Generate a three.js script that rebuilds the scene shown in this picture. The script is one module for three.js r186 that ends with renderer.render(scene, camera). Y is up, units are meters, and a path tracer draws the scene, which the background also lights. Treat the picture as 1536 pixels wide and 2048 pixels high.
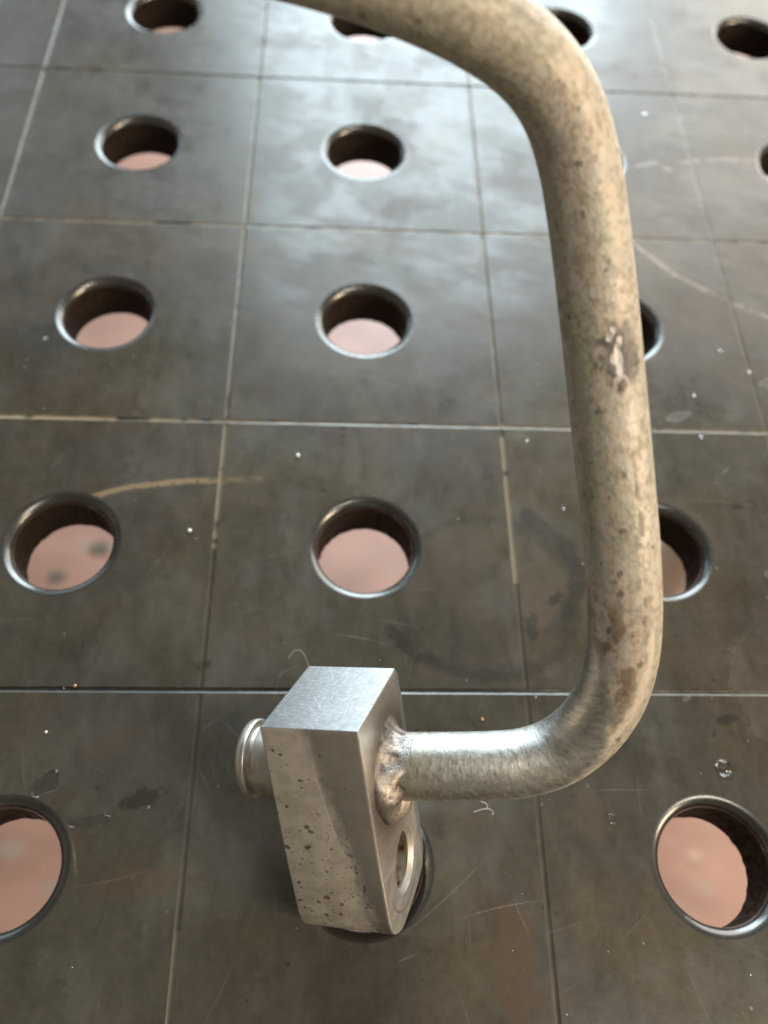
import * as THREE from 'three';
import { mergeGeometries, mergeVertices, toCreasedNormals } from 'three/addons/utils/BufferGeometryUtils.js';
import { RectAreaLightUniformsLib } from 'three/addons/lights/RectAreaLightUniformsLib.js';

// ------------------------------------------------------------------ camera, lamps, exposure
const MM = 0.001;
const W = 768, H = 1024;
const scene = new THREE.Scene();
scene.background = new THREE.Color(0x000000);
const camera = new THREE.PerspectiveCamera(61.43, W / H, 0.004, 30);
{
  const right = new THREE.Vector3(0.99852, 0.05309, 0.01172), down = new THREE.Vector3(0.01603, -0.49352, 0.86959), fwd = new THREE.Vector3(0.05195, -0.86811, -0.49364);
  const m = new THREE.Matrix4().makeBasis(right, down.clone().negate(), fwd.clone().negate());
  camera.quaternion.setFromRotationMatrix(m);
  camera.position.set(-4.402 * MM, 128.427 * MM, 66.4 * MM);
}
camera.focus = 0.109;
camera.userData.fStop = 17;
const renderer = new THREE.WebGLRenderer({ antialias: true });
renderer.setSize(W, H);
renderer.toneMapping = THREE.LinearToneMapping;
renderer.toneMappingExposure = 1.65;
renderer.outputColorSpace = THREE.SRGBColorSpace;
renderer.shadowMap.enabled = true;
RectAreaLightUniformsLib.init();

// room: the plate stands 0.86 m above the floor; a wide opening in the far wall lets in cool daylight
const ROOM = { x0: -3.0, x1: 3.4, y0: -0.86, y1: 2.7, z0: -2.2, z1: 2.6 };
function areaLight(name, color, L, w, h, pos, target) {
  const l = new THREE.RectAreaLight(color, L, w, h);
  l.name = name; l.position.set(...pos); l.lookAt(new THREE.Vector3(...target)); scene.add(l);
  return l;
}
const DOOR = { x0: -0.27, x1: 0.72, y0: -0.80, y1: 2.3 }, DOOR2 = { x0: 0.82, x1: 2.7, y0: -0.80, y1: 2.3 }, DOOR3 = { x0: -2.3, x1: -0.78, y0: 0.1, y1: 2.0 };
for (const [d, c, L] of [[DOOR, new THREE.Color(0.72, 0.89, 1.0), 7.6], [DOOR2, new THREE.Color(1.0, 0.97, 0.90), 3.1], [DOOR3, new THREE.Color(0.72, 0.89, 1.0), 0.8]])
  areaLight('daylight', c, L, d.x1 - d.x0, d.y1 - d.y0, [(d.x0 + d.x1) / 2, (d.y0 + d.y1) / 2, ROOM.z0 + 0.03], [(d.x0 + d.x1) / 2, (d.y0 + d.y1) / 2, 2]);
const LAMP = { pos: [1.35, 0.72, 0.55], w: 0.5, h: 0.4, target: [0, 0, 0] };
areaLight('warm_lamp', new THREE.Color(1.0, 0.81, 0.58), 18, LAMP.w, LAMP.h, LAMP.pos, LAMP.target);
const FILL_TUBE = { pos: [1.25, 2.5, 0.75], w: 1.3, h: 0.16 };  // unseen fill lamp, added overhead to brighten the rod and block
areaLight('added_fill_tube', new THREE.Color(1.0, 0.94, 0.84), 34, FILL_TUBE.w, FILL_TUBE.h, FILL_TUBE.pos, [FILL_TUBE.pos[0], -1, FILL_TUBE.pos[2] - 0.001]);

// ------------------------------------------------------------------ helpers
let seed = 20231;
const rnd = () => { seed = (seed + 0x6d2b79f5) | 0; let t = Math.imul(seed ^ (seed >>> 15), 1 | seed); t = (t + Math.imul(t ^ (t >>> 7), 61 | t)) ^ t; return ((t ^ (t >>> 14)) >>> 0) / 4294967296; };
const LN = 256, lat = new Float32Array(LN * LN);
for (let i = 0; i < lat.length; i++) lat[i] = rnd();
function vn(x, y) {
  const xi = Math.floor(x), yi = Math.floor(y), fx = x - xi, fy = y - yi, u = fx * fx * (3 - 2 * fx), v = fy * fy * (3 - 2 * fy);
  const a = (yi & 255) << 8, b = ((yi + 1) & 255) << 8, c = xi & 255, d = (xi + 1) & 255;
  const p = lat[a | c] + (lat[a | d] - lat[a | c]) * u, q = lat[b | c] + (lat[b | d] - lat[b | c]) * u;
  return p + (q - p) * v;
}
function fbm(x, y, o = 4) { let s = 0, a = 0.5, n = 0; for (let i = 0; i < o; i++) { s += a * vn(x, y); n += a; a *= 0.5; const t = x * 1.6 - y * 1.2 + 17.3; y = x * 1.2 + y * 1.6 + 5.1; x = t; } return s / n; }
const sm = (a, b, x) => { const t = Math.min(1, Math.max(0, (x - a) / (b - a))); return t * t * (3 - 2 * t); };
const mix = (a, b, t) => a + (b - a) * t;
const toS = (c) => { c = Math.min(1, Math.max(0, c)); return 255 * (c <= 0.0031308 ? c * 12.92 : 1.055 * Math.pow(c, 1 / 2.4) - 0.055); };
class Tex {                                                         // a colour map and a (roughness, metalness) map in one go
  constructor(w, h) { this.w = w; this.h = h; this.c = new Float32Array(w * h * 3); this.r = new Float32Array(w * h); this.m = new Float32Array(w * h); this.b = new Float32Array(w * h); }
  tint(i, col, k) { const c = this.c, j = i * 3; c[j] += (col[0] - c[j]) * k; c[j + 1] += (col[1] - c[j + 1]) * k; c[j + 2] += (col[2] - c[j + 2]) * k; }
  make(wrap = THREE.ClampToEdgeWrapping, bump = true) {
    const n = this.w * this.h, C = new Uint8Array(n * 4), R = new Uint8Array(n * 4), B = bump ? new Uint8Array(n * 4) : null;
    for (let i = 0; i < n; i++) {
      C[i * 4] = toS(this.c[i * 3]); C[i * 4 + 1] = toS(this.c[i * 3 + 1]); C[i * 4 + 2] = toS(this.c[i * 3 + 2]); C[i * 4 + 3] = 255;
      R[i * 4 + 1] = 255 * Math.min(1, Math.max(0.02, this.r[i])); R[i * 4 + 2] = 255 * Math.min(1, Math.max(0, this.m[i])); R[i * 4 + 3] = 255;
      if (B) { const b = 255 * Math.min(1, Math.max(0, this.b[i])); B[i * 4] = B[i * 4 + 1] = B[i * 4 + 2] = b; B[i * 4 + 3] = 255; }
    }
    const mk = (d, srgb) => { const t = new THREE.DataTexture(d, this.w, this.h, THREE.RGBAFormat); t.magFilter = t.minFilter = THREE.LinearFilter; t.wrapS = t.wrapT = wrap; if (srgb) t.colorSpace = THREE.SRGBColorSpace; t.needsUpdate = true; return t; };
    return { map: mk(C, true), rough: mk(R, false), bump: B ? mk(B, false) : null };
  }
}
function surface(t, bumpScale, extra = {}) {
  return new THREE.MeshStandardMaterial({ map: t.map, roughnessMap: t.rough, metalnessMap: t.rough, roughness: 1, metalness: 1, ...(t.bump ? { bumpMap: t.bump, bumpScale } : {}), ...extra });
}
const plain = (r, g, b, roughness, metalness = 0, extra = {}) => new THREE.MeshPhysicalMaterial({ color: new THREE.Color().setRGB(r, g, b), roughness, metalness, ...extra });
function add(name, geo, mat, parent) { const m = new THREE.Mesh(geo, mat); m.name = name; m.castShadow = m.receiveShadow = true; (parent || scene).add(m); return m; }
const used = {};
function uniq(name) { const n = used[name] = (used[name] ?? -1) + 1; return n ? `${name}_${String(n).padStart(3, '0')}` : name; }
function tag(o, label, category, group) { o.userData.label = label; o.userData.category = category; if (group) o.userData.group = group; return o; }
function thing(name, label, category, group) { const g = new THREE.Group(); g.name = uniq(name); scene.add(g); return tag(g, label, category, group); }
function buf(pos, idx, uv, col) {
  const g = new THREE.BufferGeometry();
  g.setAttribute('position', new THREE.Float32BufferAttribute(pos, 3));
  if (uv) g.setAttribute('uv', new THREE.Float32BufferAttribute(uv, 2));
  if (col) g.setAttribute('color', new THREE.Float32BufferAttribute(col, 3));
  g.setIndex(idx); g.computeVertexNormals(); return g;
}
function segDist(px, py, pts) { let best = 1e9, bt = 0, L = 0; for (let i = 0; i < pts.length - 1; i++) { const [ax, ay] = pts[i], [bx, by] = pts[i + 1], dx = bx - ax, dy = by - ay, l = Math.hypot(dx, dy); let t = ((px - ax) * dx + (py - ay) * dy) / (l * l); t = Math.min(1, Math.max(0, t)); const d = Math.hypot(px - ax - dx * t, py - ay - dy * t); if (d < best) { best = d; bt = L + t * l; } L += l; } return [best, bt, L]; }

// ------------------------------------------------------------------ the room around the table (only its shell and its light show, in reflections)
{
  const floorT = new Tex(512, 512);
  for (let j = 0; j < 512; j++) for (let i = 0; i < 512; i++) {
    const k = j * 512 + i, x = i / 512 * 12, y = j / 512 * 12, a = fbm(x * 2, y * 2, 5), s = sm(0.7, 0.8, fbm(x * 5 + 40, y * 5, 3));
    floorT.c.set([0.335 * (0.65 + 0.7 * a), 0.18 * (0.65 + 0.7 * a), 0.13 * (0.65 + 0.7 * a)], k * 3);
    floorT.tint(k, [0.3, 0.24, 0.19], 0.6 * s);
    floorT.r[k] = 0.42; floorT.m[k] = 0;
  }
  const fm = surface(floorT.make(THREE.RepeatWrapping, false), 0);
  const { x0, x1, y0, y1, z0, z1 } = ROOM, T = 0.15;
  const fl = add('floor', new THREE.BoxGeometry(x1 - x0 + 2 * T, T, z1 - z0 + 2 * T), fm); fl.position.set((x0 + x1) / 2, y0 - T / 2, (z0 + z1) / 2); fl.userData.kind = 'structure';
  { const uv = fl.geometry.attributes.uv; for (let i = 0; i < uv.count; i++) uv.setXY(i, uv.getX(i) * 4, uv.getY(i) * 4); }
  const wallM = plain(0.42, 0.36, 0.29, 0.9), ceilM = plain(0.17, 0.145, 0.115, 0.9), backM = plain(0.22, 0.19, 0.15, 0.9), darkM = plain(0.07, 0.065, 0.06, 0.85);
  const box = (name, mat, ax, bx, ay, by, az, bz) => { const m = add(uniq(name), new THREE.BoxGeometry(bx - ax, by - ay, bz - az), mat); m.position.set((ax + bx) / 2, (ay + by) / 2, (az + bz) / 2); m.userData.kind = 'structure'; return m; };
  box('ceiling', ceilM, x0 - T, x1 + T, y1, y1 + T, z0 - T, z1 + T);
  box('wall', wallM, x0 - T, x0, y0, y1, z0, z1); box('wall', wallM, x1, x1 + T, y0, y1, z0, z1);
  box('wall', backM, x0 - T, x1 + T, y0, y1, z1, z1 + T); box('wall', darkM, x0 - T, x1 + T, y0, y1, z0 - T, z0);
  // the daylight openings: framed translucent panels
  const pane = new THREE.MeshStandardMaterial({ color: 0x888888, emissive: new THREE.Color(0.75, 0.85, 0.95), emissiveIntensity: 0.25, roughness: 0.8 });
  for (const [d, lab] of [[DOOR, 'bright cool daylight window panel at the far wall, the left one'], [DOOR2, 'neutral daylight window panel at the far wall, the right one'], [DOOR3, 'dim smaller window at the left of the far wall']]) {
    const w = thing('window', lab, 'window'); w.position.set((d.x0 + d.x1) / 2, (d.y0 + d.y1) / 2, z0);
    const p = add('pane', new THREE.BoxGeometry(d.x1 - d.x0, d.y1 - d.y0, 0.01), pane, w); p.position.z = 0.01;
    for (const sx of [-1, 1]) { const f = add('frame', new THREE.BoxGeometry(0.05, d.y1 - d.y0 + 0.1, 0.06), darkM, w); f.position.set(sx * ((d.x1 - d.x0) / 2 + 0.025), 0, 0.031); }
  }
  // bits of dirt lying on the floor, seen through the holes
  const scrapM = plain(0.12, 0.10, 0.07, 0.9), paleM = plain(0.40, 0.25, 0.19, 0.8);
  for (const [x, z, r, m, lab] of [[-353, -396, 11, scrapM, 'dark scrap on the pink floor, lower one seen through the left-hand hole'], [-307, -435, 13, scrapM, 'dark scrap on the pink floor at the right edge of the left-hand hole'], [391, -68, 9, paleM, 'pale round spot on the pink floor seen through the lower right hole']]) {
    const g = new THREE.CylinderGeometry(r * MM, r * 1.05 * MM, 1 * MM, 18), p = g.attributes.position; for (let i = 0; i < p.count; i++) { const w = 0.75 + 0.5 * vn(p.getX(i) * 90 + x, p.getZ(i) * 90 + z); p.setX(i, p.getX(i) * w); p.setZ(i, p.getZ(i) * w * 0.8); } g.computeVertexNormals();
    const o = add(uniq('floor_scrap'), g, m); o.position.set(x * MM, y0 + 0.7 * MM, z * MM); tag(o, lab, 'floor scrap');
  }
  const bulb = new THREE.MeshStandardMaterial({ color: 0x999999, emissive: new THREE.Color(1, 0.8, 0.5), emissiveIntensity: 0.4 });
  const lamp = thing('work_lamp', 'warm work lamp on a stand at the right of the table', 'lamp'); lamp.position.set(...LAMP.pos); lamp.lookAt(...LAMP.target);
  add('lamp_face', new THREE.BoxGeometry(LAMP.w, LAMP.h, 0.01), bulb, lamp).position.z = -0.012;
  add('lamp_housing', new THREE.BoxGeometry(LAMP.w + 0.04, LAMP.h + 0.04, 0.06), darkM, lamp).position.z = -0.05;
  const fillTube = thing('added_fill_light', 'added warm white fill light hanging above and behind the table', 'lamp'); fillTube.position.set(...FILL_TUBE.pos);
  add('diffuser', new THREE.BoxGeometry(FILL_TUBE.w, 0.01, FILL_TUBE.h), bulb, fillTube).position.y = 0.012;
  add('housing', new THREE.BoxGeometry(FILL_TUBE.w + 0.03, 0.06, FILL_TUBE.h + 0.03), plain(0.6, 0.6, 0.58, 0.6), fillTube).position.y = 0.05;
}

// ------------------------------------------------------------------ the welding table
const table = thing('welding_table', 'dark oily steel welding table plate with a square grid of scribed lines and round holes', 'welding table');
const TX0 = -120, TXW = 260, TZ0 = -190, TZH = 280;
const uvT = (x, z) => [(x - TX0) / TXW, (z - TZ0) / TZH];
function plateTexture() {
  const N = 2048, t = new Tex(N, N);
  const rustLine = [[-46.1, -8.8], [-41.1, -10.6], [-34.4, -11.7], [-30.2, -12.2], [-24.3, -12.5], [-18.2, -12.9]];
  const stain = [[28, -6.5], [31, -3.5], [34.1, -0.7], [35.6, 3.6], [34.8, 7.6], [33, 11.5], [30.6, 14.7]];
  const stain2 = [[22.7, 21.5], [17, 22.6], [13.2, 22.0], [7.9, 19.1], [4.0, 15.0]];
  const pinkA = [[55, -76], [57.6, -73.0], [64.8, -64.6], [73.1, -58.7], [82.0, -53.6], [95, -47]], pinkB = [[59.8, -97.7], [66.5, -99.8], [69.6, -97.4]], pinkC = [[72, -100], [82.1, -101.8], [92, -102]];
  const near = (x, z, pts, r) => { let a = 1e9, b = -1e9, c = 1e9, d = -1e9; for (const [px, pz] of pts) { a = Math.min(a, px); b = Math.max(b, px); c = Math.min(c, pz); d = Math.max(d, pz); } return x > a - r && x < b + r && z > c - r && z < d + r; };
  const blob = (x, z, cx, cz, rx, rz, q) => { const dx = (x - cx) / rx, dz = (z - cz) / rz; return Math.sqrt(dx * dx + dz * dz) + q; };
  for (let j = 0; j < N; j++) {
    const z = TZ0 + TZH * (j + 0.5) / N;
    for (let i = 0; i < N; i++) {
      const x = TX0 + TXW * (i + 0.5) / N, k = j * N + i;
      const big = fbm(x * 0.035 + 3, z * 0.035, 4), mid = fbm(x * 0.16, z * 0.16 + 9, 4), brush = fbm(x * 0.55 + 30, z * 0.2 + 8, 3), fine = fbm(x * 1.3 + 7, z * 1.3, 3), grit = vn(x * 7.5, z * 7.5 + 50);
      let v = 0.70 + 0.34 * big + 0.26 * mid + 0.18 * (brush - 0.5) + 0.24 * (fine - 0.5) + 0.12 * (grit - 0.5);
      const g = sm(0.42, 0.62, fbm(x * 0.05 + 60, z * 0.05 + 22, 3)), br = sm(0.5, 0.68, fbm(x * 0.07 + 90, z * 0.07 + 70, 4));
      const c = t.c; c[k * 3] = 0.067 * v * mix(1, 1.08, br); c[k * 3 + 1] = 0.0565 * v * mix(1, 1.04, g); c[k * 3 + 2] = 0.0415 * v * mix(1.04, 0.88, br);
      let r = 0.35 + 0.12 * (mid - 0.5) + 0.14 * (big - 0.5) + 0.12 * (brush - 0.5) + 0.06 * (fine - 0.5) + 0.05 * (grit - 0.5), m = 0.3, b = 0.5 + 0.22 * (fine - 0.5) + 0.16 * (grit - 0.5) + 0.1 * (brush - 0.5);
      // cloudy wipe marks and hand smears: dry film of a rougher, paler kind with torn outlines
      const sme = fbm(x * 0.11 + 0.3 * fine + 140, z * 0.075 + 33 + 0.25 * mid, 5), s1 = sm(0.54, 0.66, sme) * (0.35 + 0.65 * brush);
      t.tint(k, [0.11, 0.104, 0.09], 0.28 * s1); r += 0.09 * s1;
      const dk = sm(0.60, 0.68, fbm(x * 0.22 + 200, z * 0.22 + 14, 4)); t.tint(k, [0.035, 0.033, 0.027], 0.14 * dk);
      // thin brown rust blooms
      const ru = sm(0.64, 0.74, fbm(x * 0.12 + 300, z * 0.12 + 80, 5)); t.tint(k, [0.066, 0.043, 0.026], 0.4 * ru); r += 0.1 * ru;
      for (const [cx, cz, rx, rz, kk] of [[20, 63, 3.4, 8.5, 0.6], [-29.5, 52, 7.5, 2.2, 0.5], [28.5, 11.5, 3.4, 4.5, 0.3], [33, 43, 3, 4, 0.35]]) {
        if (Math.abs(x - cx) < 2.2 * rx && Math.abs(z - cz) < 2.2 * rz) { const d = blob(x + (cx < 0 ? 1.2 * (z - cz) : 0), z, cx, cz, rx, rz, 0.9 * (fbm(x * 0.5, z * 0.5 + 11, 4) - 0.5)); const q = 1 - sm(0.7, 1.05, d); t.tint(k, [0.078, 0.045, 0.026], kk * q); r += 0.12 * q; }
      }
      if (near(x, z, rustLine, 2)) { const [d, s] = segDist(x, z, rustLine), q = (1 - sm(0.25, 0.75, d + 0.5 * (fine - 0.5))) * (1 - 0.7 * sm(16, 26, s)) * sm(0.2, 0.45, fbm(x * 0.9, z * 2.5 + 5, 3)); t.tint(k, [0.27, 0.185, 0.09], 0.7 * q); r += 0.25 * q; m -= 0.4 * q; }
      if (near(x, z, stain, 4)) { const [d] = segDist(x, z, stain), q = (1 - sm(0.5, 2.0, d + 1.8 * (mid - 0.5) + 0.8 * (fine - 0.5))); t.tint(k, [0.028, 0.026, 0.022], 0.6 * q); }
      if (near(x, z, stain2, 4)) { const [d, s] = segDist(x, z, stain2), q = (1 - sm(0.5, 1.6, d + 1.5 * (mid - 0.5) + 0.7 * (fine - 0.5))) * (0.35 + 0.65 * sm(5, 14, s)); t.tint(k, [0.022, 0.022, 0.02], 0.6 * q); }
      for (const p of [pinkA, pinkB, pinkC]) if (near(x, z, p, 3)) { const [d] = segDist(x, z, p), q = (1 - sm(0.2, 0.9, d + 0.5 * (fine - 0.5))) * sm(0.25, 0.6, fbm(x * 0.8 + 9, z * 0.8, 3)); t.tint(k, [0.32, 0.265, 0.235], 0.55 * q); r += 0.15 * q; }
      { const rr = Math.abs(Math.hypot((x - 20) / 14.6, (z - 8.5) / 14.2) - 1) * 14; if (rr < 3) { const q = 1 - sm(0.3, 1.6, rr + 1.3 * (mid - 0.5) + 0.8 * (fine - 0.5)); t.tint(k, [0.03, 0.028, 0.023], 0.4 * q); } }
      // dark oily marks
      for (const [cx, cz, rx, rz] of [[56.2, 29.2, 2.6, 1.0], [53.4, 31.6, 0.7, 0.6], [27, 14, 1.1, 3.2], [31, 9.5, 1.6, 1.4], [-32, 41, 3.6, 1.6], [-25, 21, 1.2, 1], [70, 5, 1, 1], [66, -9, 1.3, 1], [12, 38, 5, 3]]) {
        if (Math.abs(x - cx) < 2.4 * rx && Math.abs(z - cz) < 2.4 * rz) { const q = 1 - sm(0.6, 1.0, blob(x, z + 0.25 * (x - cx), cx, cz, rx, rz, 0.9 * (fine - 0.5))); t.tint(k, [0.018, 0.018, 0.015], 0.6 * q); }
      }
      // dried pale residue patches
      for (const [cx, cz, rx, rz] of [[58.6, -28.2, 3.1, 1.1], [78, -37, 1.5, 1.2], [69, 4, 1.4, 0.6], [50, 26, 0.7, 0.4]]) {
        if (Math.abs(x - cx) < 2 * rx && Math.abs(z - cz) < 2 * rz) { const d = blob(x, z + 0.3 * (x - cx), cx, cz, rx, rz, 1.3 * (fbm(x * 0.8 + cx, z * 0.8, 3) - 0.5)), q = (1 - sm(0.85, 1.0, d)) * (0.35 + 0.65 * sm(0.5, 0.95, d)); t.tint(k, [0.27, 0.28, 0.26], 0.45 * q); r += 0.12 * q; }
      }
      // scribed lines: dust and rust packed in, plus painted light on the cross lines
      const gx = Math.abs(((x + 25) % 50 + 50) % 50), gz = Math.abs(((z + 25) % 50 + 50) % 50), dx = Math.min(gx, 50 - gx), dz = Math.min(gz, 50 - gz);
      const lx = Math.round((x + 25) / 50) * 50 - 25, lz = Math.round((z + 25) / 50) * 50 - 25, edge = 0.16 * (fine - 0.5);
      if (dx < 0.8) {
        const q = 1 - sm(0.36, 0.5, dx + edge); let dirt = 0.35 * sm(0.35, 0.6, fbm(x * 0.5, z * 0.25 + lx, 4));
        if (lx === -25) dirt = z > -66 && z < 3 ? 0.75 * sm(0.25, 0.5, fbm(3, z * 0.4, 3)) : z > 58 ? 0.35 : z < -66 ? 0.45 : 0.12; else if (lx === 25) dirt = (z > -26 && z < -15.5) || (z > -14.5 && z < 6.5) ? 0.85 * sm(0.2, 0.4, fbm(8, z * 0.5, 3)) : z < -66 ? 0.7 : z < -26 ? 0.45 : 0.18; else if (lx === 75) dirt = 0.5; else if (lx === -75) dirt = 0.6;
        dirt *= z < -26 ? 0.5 : 0.75; t.tint(k, [0.27, 0.22, 0.145], dirt * q); t.tint(k, [0.035, 0.033, 0.028], 0.5 * q * (1 - Math.min(1, dirt * 1.3))); r += 0.2 * q * dirt; m -= 0.3 * q * dirt; b -= 0.1 * q;
      }
      if (dz < 0.8) {
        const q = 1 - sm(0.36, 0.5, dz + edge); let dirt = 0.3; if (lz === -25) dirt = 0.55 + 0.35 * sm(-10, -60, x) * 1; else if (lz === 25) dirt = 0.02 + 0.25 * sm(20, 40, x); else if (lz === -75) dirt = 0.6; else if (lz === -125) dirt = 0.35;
        dirt *= sm(0.15, 0.45, fbm(x * 0.35, lz, 3)); t.tint(k, [0.32, 0.26, 0.17], dirt * q); const gzs = ((z + 25) % 50 + 50) % 50, wall = gzs < 25 ? sm(0.1, 0.2, gzs) : 0; t.tint(k, wall > 0.5 ? [0.12, 0.12, 0.115] : [0.018, 0.017, 0.014], 0.8 * q * (1 - dirt)); r += 0.15 * q * dirt; m -= 0.3 * q * dirt;  // near wall painted as lit by the window, bed and far wall darkened
      }
      t.r[k] = r; t.m[k] = m; t.b[k] = b;
    }
  }
  // scratches and pale specks, each its own mark
  const px = (x, z) => [Math.round((x - TX0) / TXW * N), Math.round((z - TZ0) / TZH * N)];
  const scratch = (x, z, a, len, k, col, bend = 0, wd = 0.5) => { const st = 0.09; for (let s = 0; s < len; s += st) { const q = a + bend * s; x += Math.cos(q) * st; z += Math.sin(q) * st; const [i, j] = px(x, z); if (i < 1 || j < 1 || i >= N - 1 || j >= N - 1) continue; const w = k * Math.sin(Math.PI * Math.min(1, s / len)) * (0.5 + vn(s * 2, len * 9)); t.tint(j * N + i, col, Math.min(0.9, w)); t.b[j * N + i] -= 0.25 * w; t.r[j * N + i] -= 0.1 * w; if (wd > 0.6) t.tint(j * N + i + 1, col, Math.min(0.9, w * 0.6)); } };
  for (let i = 0; i < 520; i++) { const a = rnd() < 0.6 ? (rnd() - 0.5) * 0.9 - 0.35 : rnd() * 6.28; scratch(TX0 + rnd() * TXW, TZ0 + rnd() * TZH, a, 1.5 + rnd() * rnd() * 22, 0.1 + 0.25 * rnd() * rnd(), rnd() < 0.3 ? [0.03, 0.03, 0.027] : [0.22, 0.21, 0.19], (rnd() - 0.5) * 0.06); }
  for (let i = 0; i < 240; i++) scratch(TX0 + rnd() * TXW, -20 + rnd() * 100, Math.PI / 2 + (rnd() - 0.5) * 0.8, 1 + rnd() * 9, 0.12 + 0.25 * rnd(), rnd() < 0.65 ? [0.025, 0.025, 0.022] : [0.19, 0.18, 0.16], (rnd() - 0.5) * 0.1);
  for (const [x, z, a, l, k] of [[-6.5, 15.5, 0.08, 11, 0.8], [0.5, 13, 0.1, 8, 0.5], [12, 57, -0.32, 13, 0.7], [32, 40, -0.12, 10, 0.6], [43, 49, 0.85, 6, 0.7], [44, 52, 0.9, 4, 0.6], [48.5, 53, 1.9, 3, 0.7], [-41, 45.5, 1.2, 6, 0.7], [-40.6, 46.5, 1.3, 5, 0.6], [-8, 45, 0.05, 6, 0.6], [-14, 23, -0.6, 4, 0.6], [-21, 30, 0.7, 4, 0.5], [4, 62, -0.4, 3, 0.8], [-24.5, 31, -0.6, 3, 0.6], [10, -70, 0.3, 22, 0.5], [18, -66, 0.45, 12, 0.5], [65, -108, 1.0, 6, 0.6]]) scratch(x, z, a, l, 0.5 * k, [0.25, 0.24, 0.21], 0.02, 0.5);
  for (let i = 0; i < 900; i++) { const x = TX0 + rnd() * TXW, z = TZ0 + rnd() * TZH, r = 0.5 + rnd() * rnd() * 1.9, [ci, cj] = px(x, z), q = 0.25 + 0.5 * rnd(), col = rnd() < 0.5 ? [0.3, 0.28, 0.24] : [0.02, 0.02, 0.018]; for (let j = -3; j <= 3; j++) for (let i2 = -3; i2 <= 3; i2++) { if (Math.hypot(i2, j) > r) continue; const a = ci + i2, b = cj + j; if (a >= 0 && b >= 0 && a < N && b < N) t.tint(b * N + a, col, q); } }
  return t.make(THREE.MirroredRepeatWrapping);
}
// an oil film of uneven thickness: wiped streaks and hand smears are duller than the wet parts
const COAT = (() => {
  const N = 1024, d = new Uint8Array(N * N * 4);
  for (let j = 0; j < N; j++) for (let i = 0; i < N; i++) {
    const k = (j * N + i) * 4, x = i / N * TXW, z = j / N * TZH, w = fbm(x * 0.05 + 11, z * 0.05 + 71, 3), c = fbm(x * 0.09 + 2.2 * w, z * 0.13 + 1.7 * w + 31, 5), st = fbm((x + 0.5 * z) * 0.12 + 7, (z - 0.35 * x) * 0.75 + 3, 4), fi = fbm(x * 0.7 + 80, z * 0.7, 3);
    const dull = sm(0.34, 0.66, 0.6 * c + 0.25 * st + 0.15 * fi);
    d[k] = 255 * mix(0.85, 0.5, dull); d[k + 1] = 255 * Math.min(1, mix(0.42, 0.85, dull) + 0.12 * (fi - 0.5)); d[k + 3] = 255;
  }
  const t = new THREE.DataTexture(d, N, N, THREE.RGBAFormat); t.magFilter = t.minFilter = THREE.LinearFilter; t.wrapS = t.wrapT = THREE.MirroredRepeatWrapping; t.needsUpdate = true; return t;
})();
const PT = plateTexture(), plateM = new THREE.MeshPhysicalMaterial({ map: PT.map, roughnessMap: PT.rough, metalnessMap: PT.rough, roughness: 1, metalness: 1, bumpMap: PT.bump, bumpScale: 0.000035, specularIntensity: 0.55, clearcoat: 0.6, clearcoatRoughness: 0.38, clearcoatMap: COAT, clearcoatRoughnessMap: COAT });

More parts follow.
